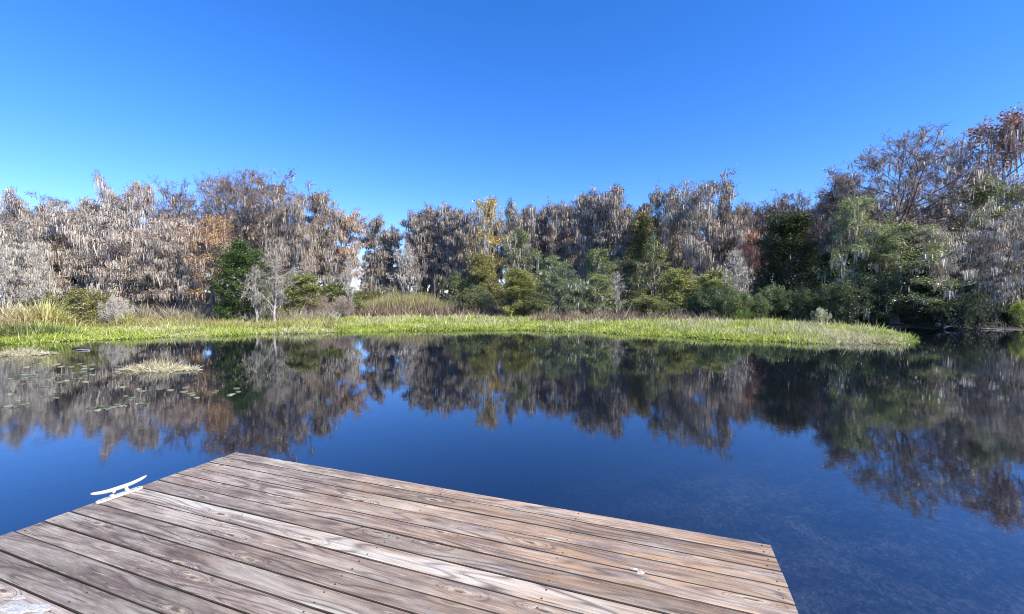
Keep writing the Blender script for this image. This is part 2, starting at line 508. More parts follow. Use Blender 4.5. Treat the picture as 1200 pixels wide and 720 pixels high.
FLAT = ([0, .35, .75, .92, 1], [.75, .9, 1, 1, .75])
COLU = ([0, .4, .85, 1], [.55, .8, 1, .75])
ROUND = ([0, .2, .5, .8, 1], [.6, .95, 1, .75, .3])
SPIRE = ([0, .3, .7, 1], [1, .9, .55, .15])
VASE = ([0, .6, 1], [1., .9, .6])

PROT = {}
def proto(kind, i, H, Wd, segs, parts, k=5, tm='bark', trunk_name='trunk'):
    mb = MB(); tubes(mb, segs, k)
    meshes = [(trunk_name, mb.mesh(trunk_name, tm, True))]
    for nm, b, mat in parts:
        meshes.append((nm, b.mesh(nm, mat)))
    vv = np.concatenate(parts[0][1].v)
    H = np.percentile(vv[:, 2], 99.6)                    # real height and half width of what was grown
    Wd = np.percentile(np.hypot(vv[:, 0], vv[:, 1]), 93)
    PROT.setdefault(kind, []).append((H, Wd, meshes))

def make_protos():
    for i in range(5):                                   # broad mossy cypress
        rng = np.random.default_rng(10 + i)
        segs, tips, hg = grow(rng, 12.5, 3.9, 34, .22, FLAT, .26, (-5, 38), 6, 4, .022, subl=.36, twl=.5, droop=.02)
        m = MB(); hang_moss(m, rng, hg, 30, .72, .05, .38, .25)
        c = MB(); twigs(c, rng, tips, 5, .42, .03)
        proto('cyp', i, 12.5, 4.0, segs, [('crown', c, 'twig'), ('hanging_moss', m, 'moss')])
    for i in range(5):                                   # narrow tall cypress, bare lower trunk
        rng = np.random.default_rng(30 + i)
        segs, tips, hg = grow(rng, 20, 3.3, 36, .34, COLU, .34, (5, 48), 5, 4, .014, subl=.40, twl=.65)
        m = MB(); hang_moss(m, rng, hg, 26, 1.0, .07, .40, .28)
        c = MB(); twigs(c, rng, tips, 4, .6, .045)
        proto('col', i, 20, 3.3, segs, [('crown', c, 'twig'), ('hanging_moss', m, 'moss')], tm='bark')
    for i in range(3):                                   # wide bare tree, few leaves, branches show
        rng = np.random.default_rng(50 + i)
        segs, tips, hg = grow(rng, 15, 5.6, 34, .34, ([0, .4, .8, 1], [.8, 1, .9, .7]), .32, (22, 60), 9, 5, .015, subl=.36, twl=.7, wig=.13)
        m = MB(); hang_moss(m, rng, hg, 5, .5, .08, .36, .14)
        c = MB(); twigs(c, rng, tips, 4, .42, .03)
        proto('open', i, 15, 5.6, segs, [('crown', c, 'twig'), ('hanging_moss', m, 'moss')])
    for i in range(3):                                   # pale lichen grey bare small tree
        rng = np.random.default_rng(60 + i)
        segs, tips, hg = grow(rng, 7, 2.2, 18, .12, VASE, .11, (48, 75), 5, 3, .03, subl=.45, twl=.5, wig=.16)
        c = MB(); twigs(c, rng, tips, 3, .34, .022)
        m = MB(); hang_moss(m, rng, hg, 4, .35, .06, .4, .1)
        proto('bare', i, 7, 2.4, segs, [('crown', c, 'moss'), ('hanging_moss', m, 'moss')], tm='palebark')
    for i in range(4):                                   # dense broadleaf evergreen
        rng = np.random.default_rng(70 + i)
        segs, tips, hg = grow(rng, 8, 3.0, 34, .04, ROUND, .16, (5, 60), 7, 3, .03, subl=.40, twl=.5)
        c = MB(); clumps(c, rng, tips, 20, .24, .18)
        proto('green', i, 8, 3.1, segs, [('crown', c, 'leaf')])
    for i in range(3):                                   # green tree with moss drapes
        rng = np.random.default_rng(80 + i)
        segs, tips, hg = grow(rng, 12, 3.6, 28, .1, ROUND, .22, (5, 60), 6, 3, .03, subl=.36, twl=.5)
        c = MB(); clumps(c, rng, tips, 19, .26, .17)
        m = MB(); hang_moss(m, rng, hg, 6, .8, .08, .3, .13)
        proto('greenmoss', i, 12, 3.7, segs, [('crown', c, 'leaf'), ('hanging_moss', m, 'moss')])
    for i in range(2):                                   # thin leafed autumn tree
        rng = np.random.default_rng(90 + i)
        segs, tips, hg = grow(rng, 12, 3.2, 26, .25, ROUND, .2, (15, 60), 6, 3, .02, subl=.36, twl=.6)
        c = MB(); clumps(c, rng, tips[rng.uniform(size=len(tips)) < .85], 9, .24, .16)
        m = MB(); hang_moss(m, rng, hg, 5, .9, .08, .3, .13)
        proto('autumn', i, 12, 3.3, segs, [('crown', c, 'leaf'), ('hanging_moss', m, 'moss')])
    for i in range(4):                                   # low multi-stemmed bush
        rng = np.random.default_rng(100 + i)
        segs, tips, hg = [], [], []
        for q in range(9):
            a = rng.uniform(0, 6.28); e = rng.uniform(.7, 1.5)
            d = np.array([math.cos(a) * math.cos(e), math.sin(a) * math.cos(e), math.sin(e)])
            s, t_, h = grow(rng, 2.6, 1.0, 9, .15, ROUND, .05, (20, 60), 3, 3, .05, subl=.5, twl=.3, butt=1)
            M3 = np.array(Vector((0, 0, 1)).rotation_difference(Vector(d)).to_matrix())
            b0 = np.array([d[0], d[1], 0]) * .3
            segs += [(M3 @ x + b0, M3 @ y + b0, r, r2) for x, y, r, r2 in s]
            tips.append(t_ @ M3.T + b0)
        tips = np.concatenate(tips); tips = tips[tips[:, 2] > .05]
        c = MB(); clumps(c, rng, tips, 7, .12, .12)
        proto('bush', i, 2.8, 2.3, segs, [('foliage', c, 'leaf')], k=4, trunk_name='stem')
        c = MB(); twigs(c, rng, tips, 6, .28, .02, .6)
        if i < 2: proto('twigbush', i, 2.8, 2.3, segs, [('foliage', c, 'moss')], k=4, tm='palebark', trunk_name='stem')
make_protos()

USE = {}
def place(kind, name, px, top, hw, D, label, cat, group=None, tint=(1, 1, 1), moss=(1, 1, 1), bk=(1, 1, 1), var=None, rz=None, sink=0.0):
    i = USE.get(kind, 0); USE[kind] = i + 1
    Hh, Wp, meshes = PROT[kind][(i if var is None else var) % len(PROT[kind])]
    x, y = gp(px, D)
    z = float(zground(x, y))
    z = max(z, -.05) - sink
    H = (HZ - top) * D / F + CAMZ - z
    Wm = hw * D / F * {'bare': .8, 'twigbush': .9, 'cyp': 1.25, 'col': 1.15, 'open': 1.15, 'green': 1.1}.get(kind, 1.0)
    rr = random.Random(i * 7 + int(px))
    o = empty(name, (x, y, z), rr.uniform(0, 6.28) if rz is None else rz)
    o.scale = (Wm / Wp, Wm / Wp, H / Hh)
    tag(o, label, cat, group)
    for nm, me in meshes:
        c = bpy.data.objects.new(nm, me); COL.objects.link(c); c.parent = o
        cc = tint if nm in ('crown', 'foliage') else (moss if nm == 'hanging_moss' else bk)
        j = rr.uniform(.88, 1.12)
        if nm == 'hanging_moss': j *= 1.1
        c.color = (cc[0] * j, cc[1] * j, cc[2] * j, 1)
    return o

WARM = (1.06, .98, .95)
RUST = (1.3, 1.05, .88)
TREES = [
 # kind, name, px, top, hw, D, label, tint, moss
 ('cyp', 'cypress_tree', -18, 238, 40, 36, 'grey mossy cypress cut off by the left edge of the photo', (1.1, .9, .85), WARM),
 ('cyp', 'cypress_tree', 42, 231, 34, 44, 'broad flat topped mossy cypress just right of the notch at the far left', (1.1, .9, .85), WARM),
 ('cyp', 'cypress_tree', 12, 262, 30, 33, 'shorter silver grey mossy cypress with pale leaning stems behind the arching reeds', (1, 1, 1), (1.15, 1.12, 1.1)),
 ('cyp', 'cypress_tree', 88, 230, 36, 43, 'mossy cypress with a level top behind the round olive bush', (1.1, .95, .9), WARM),
 ('cyp', 'cypress_tree', 125, 236, 34, 38, 'heavily draped grey cypress just left of the spire topped one', (1, .95, .95), (1.1, 1.05, 1.03)),
 ('cyp', 'cypress_tree', 160, 209, 26, 44, 'tallest spire topped cypress of the left group with a small dark tuft on top', (1., .85, .85), WARM),
 ('cyp', 'cypress_tree', 168, 250, 38, 35, 'pinkish grey cypress hung with very long moss in front of the spire topped one', (1.2, .95, .9), (1.12, 1.03, 1.0)),
 ('open', 'cypress_tree', 213, 217, 30, 48, 'open crowned brown cypress between the spire top and the big dark crown', (1.1, .85, .8), WARM),
 ('cyp', 'cypress_tree', 212, 262, 28, 34, 'grey mossy cypress left of the orange leaved tree', (1.3, .95, .85), (1.08, 1.02, 1)),
 ('autumn', 'autumn_tree', 249, 252, 31, 32.5, 'rusty orange leaved tree left of the dark green tree', (3.9, 2.1, 2.3), (1.2, .9, .75)),
 ('open', 'cypress_tree', 262, 206, 32, 45, 'tall lacy crowned cypress rising behind the orange tree', (1, .8, .8), (.9, .88, .88)),
 ('open', 'cypress_tree', 287, 199, 34, 43, 'highest dark purple brown crown of the left group, above the dark green tree', (1, .8, .78), (.9, .86, .86)),
 ('open', 'cypress_tree', 322, 206, 40, 41, 'wide rusty brown cypress with a sloping flat crown right of the highest crown', RUST, (1.0, .93, .88)),
 ('green', 'evergreen_tree', 287, 284, 27, 31, 'dense dark green round evergreen beside the orange leaved tree', (.62, .85, .5), (1, 1, 1)),
 ('bare', 'bare_tree', 322, 292, 26, 29, 'silvery bare tree with moss drapes just right of the dark green evergreen', (.85, .8, .74), (.95, .9, .84)),
 ('cyp', 'cypress_tree', 346, 238, 22, 40, 'mossy brown cypress under the sloping right shoulder of the left group', RUST, WARM),
 ('col', 'cypress_tree', 372, 226, 24, 52, 'dark trunked cypress with a ragged rusty top', RUST, (.85, .82, .8)),
 ('col', 'cypress_tree', 407, 246, 20, 56, 'narrow cypress with orange brown leaf clusters, last before the sky gap', (2.2, 1.2, .8), (1., .92, .86)),
 ('green', 'evergreen_tree', 352, 322, 26, 34, 'olive green leafy tree under the dark trunked cypress', (1.81, 1.67, 1.30), (1, 1, 1)),
 ('bare', 'bare_tree', 410, 300, 18, 37, 'pale bare forked tree in front of the cypress with orange clusters', (1.2, 1.15, 1.1), (1.2, 1.15, 1.1)),
 ('green', 'evergreen_tree', 397, 332, 22, 38, 'small olive evergreen behind the pale forked tree', (1.59, 1.59, 1.23), (1, 1, 1)),
 ('col', 'cypress_tree', 440, 254, 17, 74, 'slim mossy cypress standing alone inside the sky gap', (1, .85, .85), (.8, .78, .76)),
 ('col', 'cypress_tree', 460, 264, 11, 76, 'thin short topped cypress right beside the lone one in the sky gap', (1, .85, .85), (.8, .78, .76)),
 ('bare', 'bare_tree', 474, 286, 27, 52, 'rounded pale grey bare tree at the right side of the sky gap', (1.1, 1.05, 1.02), (1.05, 1, 1)),
 ('col', 'cypress_tree', 487, 248, 14, 72, 'first slender cypress right of the sky gap', (1, .85, .9), (.85, .82, .82)),
 ('col', 'cypress_tree', 507, 242, 16, 74, 'slender mossy cypress, second right of the sky gap', (1, .85, .9), (.85, .82, .82)),
 ('col', 'cypress_tree', 528, 240, 17, 72, 'slender mossy cypress, third right of the sky gap', (1, .85, .9), (.9, .86, .85)),
 ('col', 'cypress_tree', 547, 246, 15, 70, 'slender mossy cypress touching the left side of the orange topped tree', (1, .85, .9), (.9, .86, .85)),
 ('autumn', 'autumn_tree', 571, 232, 26, 57, 'tall tree with an orange and olive leafy top in the middle of the treeline', (4.2, 2.6, 1.2), (1, .98, .9)),
 ('green', 'evergreen_tree', 566, 298, 17, 50, 'yellow green leaf clump hanging below the orange topped tree', (2.0, 1.6, 1.2), (1, 1, 1)),
 ('col', 'cypress_tree', 604, 237, 20, 66, 'dark forked cypress just right of the orange topped tree', (1, .85, .9), (.85, .84, .84)),
 ('greenmoss', 'mossy_tree', 612, 268, 25, 55, 'grey green mossy tree in front of the dark forked cypress', (1.59, 1.52, 1.45), (1, 1, 1)),
 ('col', 'cypress_tree', 630, 242, 16, 72, 'straight cypress in the even topped row right of the dark forked one', (1, .85, .9), (.9, .86, .86)),
 ('col', 'cypress_tree', 652, 238, 18, 70, 'straight cypress with a domed top in the middle of the even row', (1, .85, .9), (.9, .86, .86)),
 ('col', 'cypress_tree', 674, 238, 17, 70, 'straight cypress right before the tall domed crown in the middle', (1, .85, .9), (.9, .86, .86)),
 ('col', 'cypress_tree', 694, 226, 22, 62, 'left stem of the tall domed pair in the middle of the treeline', (1, .85, .85), (.95, .9, .9)),
 ('col', 'cypress_tree', 714, 217, 26, 60, 'tallest domed cypress in the middle of the treeline', (1, .85, .85), (.95, .9, .9)),
 ('col', 'cypress_tree', 744, 240, 17, 64, 'cypress in the dip right of the tall domed crown', (1, .85, .85), (.9, .88, .85)),
 ('green', 'evergreen_tree', 750, 252, 17, 56, 'dark olive leafy crown in the dip right of the tall domed crown', (1.5, 1.15, .9), (1, 1, 1)),
 ('col', 'cypress_tree', 776, 222, 18, 58, 'pointed dark cypress with a thin broken tip', (.95, .85, .85), (.85, .83, .8)),
 ('col', 'cypress_tree', 799, 232, 17, 60, 'cypress between the pointed dark one and the tall cone shaped one', (1, .85, .85), (.9, .88, .85)),
 ('cyp', 'cypress_tree', 828, 207, 36, 50, 'tall cone shaped mossy cypress with a sharp top', (1.15, .9, .85), (1, .95, .9)),
 ('cyp', 'cypress_tree', 858, 240, 20, 52, 'mossy cypress on the right slope of the cone shaped one', (1.15, .9, .85), (1, .95, .9)),
 ('autumn', 'autumn_tree', 877, 272, 17, 44, 'small red and yellow leaved tree behind the white moss tree', (4.4, 1.3, 1.6), (1, .95, .9)),
 ('open', 'cypress_tree', 917, 228, 32, 52, 'domed brown crown rising behind the very dark evergreen', (1, .85, .85), (.9, .85, .85)),
 ('col', 'cypress_tree', 885, 246, 15, 58, 'low grey cypress left of the domed brown crown', (1, .85, .85), (.9, .88, .85)),
 ('green', 'evergreen_tree', 926, 252, 35, 38, 'very dark layered evergreen left of the gap before the right hand trees', (.62, .62, .5), (1, 1, 1)),
 ('col', 'cypress_tree', 965, 234, 16, 56, 'slim mossy cypress in the gap beside the very dark evergreen', (1, .85, .85), (1, .95, .92)),
 ('greenmoss', 'mossy_tree', 700, 292, 26, 44, 'light green leafy tree with moss in front of the domed pair', (1.7, 1.7, 1.3), (1.1, 1.1, 1.05)),
 ('greenmoss', 'mossy_tree', 768, 280, 26, 43, 'pale green mossy tree under the pointed dark cypress', (1.6, 1.5, 1.3), (1.1, 1.05, 1)),
 ('greenmoss', 'mossy_tree', 645, 300, 27, 46, 'silver green mossy tree right of the olive willow like tree', (1.74, 1.81, 1.74), (1.1, 1.1, 1.05)),
 ('greenmoss', 'mossy_tree', 735, 305, 22, 46, 'grey mossy tree between the light green one and the pale green one', (1.1, 1.05, 1.05), (1.1, 1.05, 1.05)),
 ('green', 'evergreen_tree', 607, 316, 22, 38, 'rounded olive willow like tree standing by the grass in the middle', (2.10, 1.81, 1.30), (1, 1, 1)),
 ('greenmoss', 'evergreen_tree', 655, 314, 28, 36, 'bluish green rounded tree right of the olive one by the grass', (1.45, 1.59, 1.67), (1, 1, 1)),
 ('greenmoss', 'evergreen_tree', 700, 322, 24, 37, 'mid green low tree under the light green leafy one', (1.81, 1.81, 1.45), (1, 1, 1)),
 ('green', 'evergreen_tree', 795, 315, 20, 38, 'yellowish green round tree left of the white moss tree', (2.32, 2.10, 1.52), (1, 1, 1)),
 ('green', 'evergreen_tree', 835, 318, 22, 37, 'olive rounded tree directly behind the white moss tree', (2.17, 1.96, 1.52), (1, 1, 1)),
 ('bare', 'bare_tree', 862, 292, 22, 33, 'white grey moss covered small tree leaning over the dark undergrowth', (1.35, 1.3, 1.2), (1.4, 1.33, 1.25)),
 ('bare', 'bare_tree', 722, 318, 15, 41, 'ghostly pale bare tree among the green trees below the domed crown', (1.1, 1.05, 1.05), (1.1, 1.1, 1.1)),
 ('bare', 'bare_tree', 8, 286, 20, 27, 'pale bare tree leaning at the left edge above the reeds', (1.15, 1.1, 1.05), (1.2, 1.15, 1.1)),
 ('bare', 'bare_tree', 44, 288, 17, 28, 'whitish bare tree with upright stems between the reeds and the dark hollow', (1.2, 1.15, 1.1), (1.2, 1.15, 1.1)),
 ('bare', 'bare_tree', 300, 310, 17, 28.5, 'slim silver bare tree at the right foot of the dark green evergreen', (.8, .77, .72), (.9, .86, .8)),
 # right bank
 ('col', 'cypress_tree', 988, 208, 22, 42, 'brown topped mossy cypress at the left shoulder of the big right hand group', (1, .85, .85), (.95, .9, .9)),
 ('open', 'cypress_tree', 1052, 158, 62, 36, 'large spreading purple brown crown whose dark limbs show against the sky', (1.7, 1.45, 1.45), (1.2, 1.15, 1.1)),
 ('open', 'cypress_tree', 1115, 172, 42, 40, 'brown lacy crown between the spreading crown and the red leaved top', (1.9, 1.6, 1.55), (1.25, 1.2, 1.15)),
 ('greenmoss', 'mossy_tree', 1000, 232, 34, 33, 'grey green small leaved tree at the left end of the right hand group', (2.2, 2.1, 2.0), (1.3, 1.25, 1.2)),
 ('greenmoss', 'mossy_tree', 1052, 262, 48, 31, 'large dark grey green tree overhanging the black water', (2.0, 1.95, 1.9), (1.3, 1.25, 1.2)),
 ('autumn', 'maple_tree', 1168, 136, 50, 38, 'tall red budded tree with the highest crown at the right edge', (2.6, 1.25, 2.1), (1.05, 1, .98)),
 ('greenmoss', 'mossy_tree', 1150, 205, 45, 34, 'grey leaved mossy tree under the red budded crown', (1.8, 1.8, 1.7), (1.25, 1.2, 1.12)),
 ('cyp', 'mossy_tree', 1128, 262, 36, 30.5, 'silver moss draped oak with crooked pale limbs above the fallen branches', (1, .9, .85), (1.4, 1.34, 1.25)),
 ('cyp', 'mossy_tree', 1190, 238, 44, 30, 'moss curtained oak leaning over the water at the right edge', (1, .9, .85), (1.4, 1.33, 1.24)),
 ('cyp', 'mossy_tree', 1246, 200, 46, 33, 'tall mossy oak mostly outside the right edge', (1, .9, .85), (1.1, 1.05, 1)),
]
for i, (k, nm, px, top, hw, D, lab, ti, mo) in enumerate(TREES):
    cat = {'bare': 'tree', 'green': 'tree'}.get(k, 'tree')
    grp = {'cypress_tree': 'cypresses along the far bank', 'evergreen_tree': 'green trees along the far bank', 'bare_tree': 'pale bare trees', 'mossy_tree': 'moss hung trees', 'autumn_tree': 'trees with coloured leaves'}.get(nm)
    bk = (1.5, 1.42, 1.35) if k == 'col' else ((.8, .75, .7) if k == 'open' else ((1.5, 1.45, 1.35) if k == 'cyp' else (1, 1, 1)))
    place(k, nm, px, top, hw, D, lab, cat, grp, ti, mo, bk)

# far rows of the wood, which nothing tells apart
rr = random.Random(5)
LM = [(-18, 'the cypress cut off by the left edge'), (42, 'the flat topped cypress near the left notch'), (88, 'the level topped mossy cypress'), (125, 'the heavily draped grey cypress'),
      (160, 'the spire topped cypress'), (213, 'the open crowned brown cypress'), (249, 'the orange leaved tree'), (287, 'the highest crown of the left group'), (322, 'the wide rusty cypress'),
      (346, 'the sloping right shoulder'), (372, 'the dark trunked ragged cypress'), (487, 'the first cypress after the sky gap'), (507, 'the second cypress after the sky gap'),
      (528, 'the third cypress after the sky gap'), (552, 'the slender cypress beside the orange top'), (571, 'the orange topped tree'), (604, 'the dark forked cypress'), (630, 'the straight cypress after the forked one'),
      (652, 'the domed cypress of the even row'), (674, 'the last cypress of the even row'), (694, 'the left stem of the domed pair'), (714, 'the tallest domed cypress'), (744, 'the cypress in the dip'),
      (776, 'the pointed dark cypress'), (799, 'the cypress left of the cone shaped one'), (828, 'the cone shaped cypress'), (862, 'the white moss tree'), (890, 'the low grey cypress'), (926, 'the very dark evergreen'),
      (965, 'the slim cypress in the gap'), (1000, 'the grey green small leaved tree'), (1052, 'the great spreading crown'), (1100, 'the brown lacy crown'), (1128, 'the silver moss draped oak'),
      (1165, 'the red budded tree'), (1200, 'the oak at the right edge')]
def near(x):
    p, t = min(LM, key=lambda q: abs(q[0] - x))
    return ('left of ' if x < p else 'right of ') + t
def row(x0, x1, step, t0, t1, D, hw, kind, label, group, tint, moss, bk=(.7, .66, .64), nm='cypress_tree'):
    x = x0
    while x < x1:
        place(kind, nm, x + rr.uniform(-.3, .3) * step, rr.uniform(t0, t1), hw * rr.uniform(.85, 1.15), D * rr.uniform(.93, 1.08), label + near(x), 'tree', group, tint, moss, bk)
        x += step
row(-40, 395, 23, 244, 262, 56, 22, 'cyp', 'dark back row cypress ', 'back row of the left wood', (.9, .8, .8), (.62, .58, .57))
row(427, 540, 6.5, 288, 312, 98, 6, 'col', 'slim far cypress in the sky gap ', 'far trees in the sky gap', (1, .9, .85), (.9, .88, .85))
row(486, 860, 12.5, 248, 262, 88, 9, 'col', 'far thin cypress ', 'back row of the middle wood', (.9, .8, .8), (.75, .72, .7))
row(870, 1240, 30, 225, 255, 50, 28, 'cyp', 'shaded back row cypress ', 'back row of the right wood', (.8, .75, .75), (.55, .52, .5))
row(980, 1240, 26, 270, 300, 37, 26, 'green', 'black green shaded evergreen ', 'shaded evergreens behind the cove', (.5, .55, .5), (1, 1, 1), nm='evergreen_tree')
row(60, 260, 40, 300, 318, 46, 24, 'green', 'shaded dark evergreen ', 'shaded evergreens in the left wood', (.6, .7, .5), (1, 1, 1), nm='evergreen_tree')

BUSH = [
 ('bush', 'round_bush', 101, 338, 31, 27, 'big round olive green bush at the water edge on the left', (1.75, 1.45, 1.0)),
 ('twigbush', 'bare_bush', 136, 347, 15, 26.5, 'small white twiggy bare bush right of the round olive bush', (1.35, 1.3, 1.25)),
 ('bush', 'bush', 52, 342, 20, 29, 'pale olive bush between the arching reeds and the round bush', (1.9, 1.7, 1.3)),
 ('bush', 'bush', 520, 352, 17, 44, 'small grey green bush at the right end of the tan reeds', (1.2, 1.15, 1.1)),
 ('bush', 'bush', 556, 335, 24, 40, 'grey green bush left of the olive willow like tree', (1.2, 1.25, 1.05)),
 ('bush', 'bush', 636, 348, 18, 36, 'bright olive low bush in front of the bluish green tree', (1.7, 1.6, 1.1)),
 ('bush', 'bush', 762, 346, 30, 35, 'yellow green low bush sprawling on the grass edge', (1.9, 1.75, 1.2)),
 ('bush', 'bush', 818, 345, 22, 35, 'mid green bush between the yellow green one and the dark undergrowth', (1.2, 1.3, 1)),
 ('bush', 'bush', 1196, 352, 9, 27.5, 'small bright lime green bush hanging by the right edge', (3.2, 3.2, 1.4)),
 ('bush', 'white_leaved_bush', 962, 361, 8, 29, 'little bush with white leaves on the back edge of the grass', (4.2, 3.6, 5.5)),
]
for k, nm, px, top, hw, D, lab, ti in BUSH:
    place(k, nm, px, top, hw, D, lab, 'bush', 'bushes on the bank', ti)
def brow(x0, x1, step, t0, t1, D, hw, kind, label, group, tint, nm='bush'):
    x = x0
    while x < x1:
        place(kind, nm, x, rr.uniform(t0, t1), hw * rr.uniform(.85, 1.2), D * rr.uniform(.95, 1.05), label + near(x), 'bush', group, tint)
        x += step
brow(424, 500, 11, 334, 346, 64, 11, 'bush', 'small distant grey olive bush ', 'bushes under the sky gap', (1.5, 1.3, 1.1), 'distant_bush')
brow(835, 985, 17, 332, 346, 33.5, 18, 'bush', 'dark green undergrowth bush ', 'dark undergrowth bushes', (1.1, 1.25, 1.05), 'undergrowth_bush')
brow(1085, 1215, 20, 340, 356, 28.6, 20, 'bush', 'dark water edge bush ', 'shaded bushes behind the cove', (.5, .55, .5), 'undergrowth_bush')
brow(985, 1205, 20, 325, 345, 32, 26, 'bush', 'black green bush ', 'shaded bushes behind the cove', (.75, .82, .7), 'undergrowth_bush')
brow(170, 420, 21, 345, 354, 35, 16, 'twigbush', 'low pinkish twiggy bush ', 'twiggy bushes below the left trees', (.85, .66, .62), 'twiggy_bush')
brow(535, 860, 15, 318, 334, 52, 15, 'bush', 'grey green undergrowth bush ', 'undergrowth of the middle wood', (.95, .95, .85), 'undergrowth_bush')

def far_shore():
    rng = np.random.default_rng(77)
    n = 60000
    X = rng.uniform(-700, 700, n); Y = 560 + rng.uniform(-12, 12, n)
    hh = 9 + 3.5 * vn(X, Y * 0, .02) + 1.5 * vn(X, Y * 0, .11)
    m = MB(); leaves(m, np.c_[X, Y, rng.uniform(0, 1, n) * hh], np.full(n, 2.2), rng, .8)
    o = m.build('far_treeline', 'leaf'); o.color = (1.4, 1.2, 1.6, 1)
    tag(o, 'far low wooded shore glimpsed between the trunks under the sky gap', 'woods', kind='stuff')
# ------------------------------------------------------------------ grasses
def scatter(rng, n, x0, x1, s0, s1, dens=None):
    X = rng.uniform(x0, x1, n); Sd = rng.uniform(0, 1, n) ** 1.25 * (s1 - s0) + s0
    Y = shore(X) + Sd
    if dens is not None:
        k = rng.uniform(size=n) < dens(X, Y, Sd); X, Y, Sd = X[k], Y[k], Sd[k]
    return X, Y, Sd
def vn(x, y, f, ph=0):
    return .5 + .25 * (np.sin(x * f + ph + 1.7 * np.sin(y * f * .7)) + np.sin(y * f * 1.3 - ph + 1.3 * np.sin(x * f * .9)))

far_shore()
def grass_bank():
    rng = np.random.default_rng(1)
    def dens(X, Y, Sd):
        d = np.ones(len(X))
        d = np.where((X > 19.5) & (Y > 27.5), 0, d)                   # rounded tip
        d = np.where((X < -22), d * np.clip((X + 34) / 10, 0, 1), d)
        return d * (.75 + .25 * vn(X, Y, 2.2))
    X, Y, Sd = scatter(rng, 20500, -32, 21.4, .0, 13.0, dens)
    nb = 17
    th = (.45 + 1.0 * vn(X, Y, 1.3) * rng.uniform(.2, 1.3, len(X)) + .6 * (rng.uniform(size=len(X)) < .04))
    idx = np.repeat(np.arange(len(X)), nb)
    off = rng.normal(size=(len(idx), 2)) * .11
    X, Y, Sd, th = X[idx] + off[:, 0], Y[idx] + off[:, 1], Sd[idx], th[idx]
    H = .21 * th * np.interp(Sd, [-.35, .2, 1.2, 6], [.45, .75, 1.1, 1.2]) * rng.uniform(.6, 1.25, len(X))
    H = H * np.interp(X, [-24, -19, -12], [.75, .8, 1])
    P = np.c_[X, Y, np.maximum(zground(X, Y), -.02)]
    D = np.c_[off * 4.2, np.ones(len(X))] + rng.normal(size=(len(X), 3)) * .25
    D /= np.linalg.norm(D, axis=1, keepdims=True)
    dry = (rng.uniform(size=len(X)) < np.clip(.08 + .9 * (vn(X, Y, .8, 4) - .5) + .25 * (vn(X, Y, 2.9, 1) - .4) + np.interp(Sd, [0, 3, 9, 13], [0, .05, .3, .55]), .05, .8))
    # straw coloured patch near the tip of the point
    tipc = np.exp(-((X - 15.9) / 1.4) ** 2) * .75
    dry |= rng.uniform(size=len(X)) < tipc * (Sd < 6)
    w = np.interp(Y, [18, 40], [.03, .055])
    m = MB(); g = ~dry
    ribbons(m, P[g], D[g], H[g], w[g], rng, .35, .8)
    tag(m.build('grass', 'grass'), 'bright yellow green grass growing along the far bank', 'grass', kind='stuff')
    m = MB()
    ribbons(m, P[dry], D[dry], H[dry] * 1.05, w[dry], rng, .4, .8)
    tag(m.build('dry_grass', 'straw'), 'straw coloured dead grass mixed into the green bank grass', 'grass', kind='stuff')
grass_bank()

def stand(name, label, n, poly, hfun, mat, wd, lean, seed, bend=.25, tint=(1, 1, 1), cat='reeds'):
    """a stand of blades between two pixel columns and two depths"""
    rng = np.random.default_rng(seed)
    px = rng.uniform(poly[0], poly[1], n); D = rng.uniform(poly[2], poly[3], n)
    X = (px - CX) * D / F
    P = np.c_[X, D, zground(X, D)]
    H = hfun(px, D, rng)
    Dr = rng.normal(size=(n, 3)) * lean; Dr[:, 2] = 1; Dr /= np.linalg.norm(Dr, axis=1, keepdims=True)
    m = MB(); ribbons(m, P, Dr, H, wd * rng.uniform(.6, 1.4, n), rng, bend, .8)
    o = m.build(name, mat); o.color = (*tint, 1)
    return tag(o, label, cat, kind='stuff')
stand('reeds', 'tan and olive reed stand behind the grass under the sky gap', 16000, (395, 535, 40, 47),
      lambda px, D, r: np.interp(px, [395, 420, 455, 500, 520, 535], [.9, 1.2, 2.0, 2.1, 1.3, .8]) * r.uniform(.55, 1.1, len(px)), 'reed', .05, .16, 3, .15)
stand('dead_brush', 'reddish brown dead brush in a low band behind the grass', 15000, (385, 620, 38, 43),
      lambda px, D, r: (.6 + .6 * vn(px * .2, D, 1.)) * r.uniform(.5, 1.3, len(px)), 'brush', .05, .5, 4, .3, cat='brush')
stand('dead_brush', 'reddish brown dead brush under the middle trees', 15000, (620, 850, 31, 36.5),
      lambda px, D, r: (.3 + .6 * vn(px * .2, D, 1.)) * r.uniform(.4, 1.2, len(px)), 'brush', .045, .5, 5, .3, cat='brush')
stand('dead_brush', 'grey brown dead brush below the left trees', 22000, (150, 395, 31, 37),
      lambda px, D, r: (.5 + .6 * vn(px * .2, D, 1.)) * r.uniform(.5, 1.3, len(px)), 'brush', .045, .4, 6, .3, (1.25, 1.45, 1.5), cat='brush')
stand('low_weeds', 'low tan and olive weeds between the left grass and the twiggy bushes', 16000, (62, 400, 25.5, 32),
      lambda px, D, r: (.2 + .35 * vn(px * .25, D, 1.)) * r.uniform(.5, 1.3, len(px)), 'reed', .035, .45, 16, .3, (.95, .95, .85), cat='weeds')
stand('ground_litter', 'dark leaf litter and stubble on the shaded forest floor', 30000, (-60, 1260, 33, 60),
      lambda px, D, r: r.uniform(.1, .5, len(px)), 'brush', .07, .9, 7, .3, (.5, .55, .5), cat='litter')

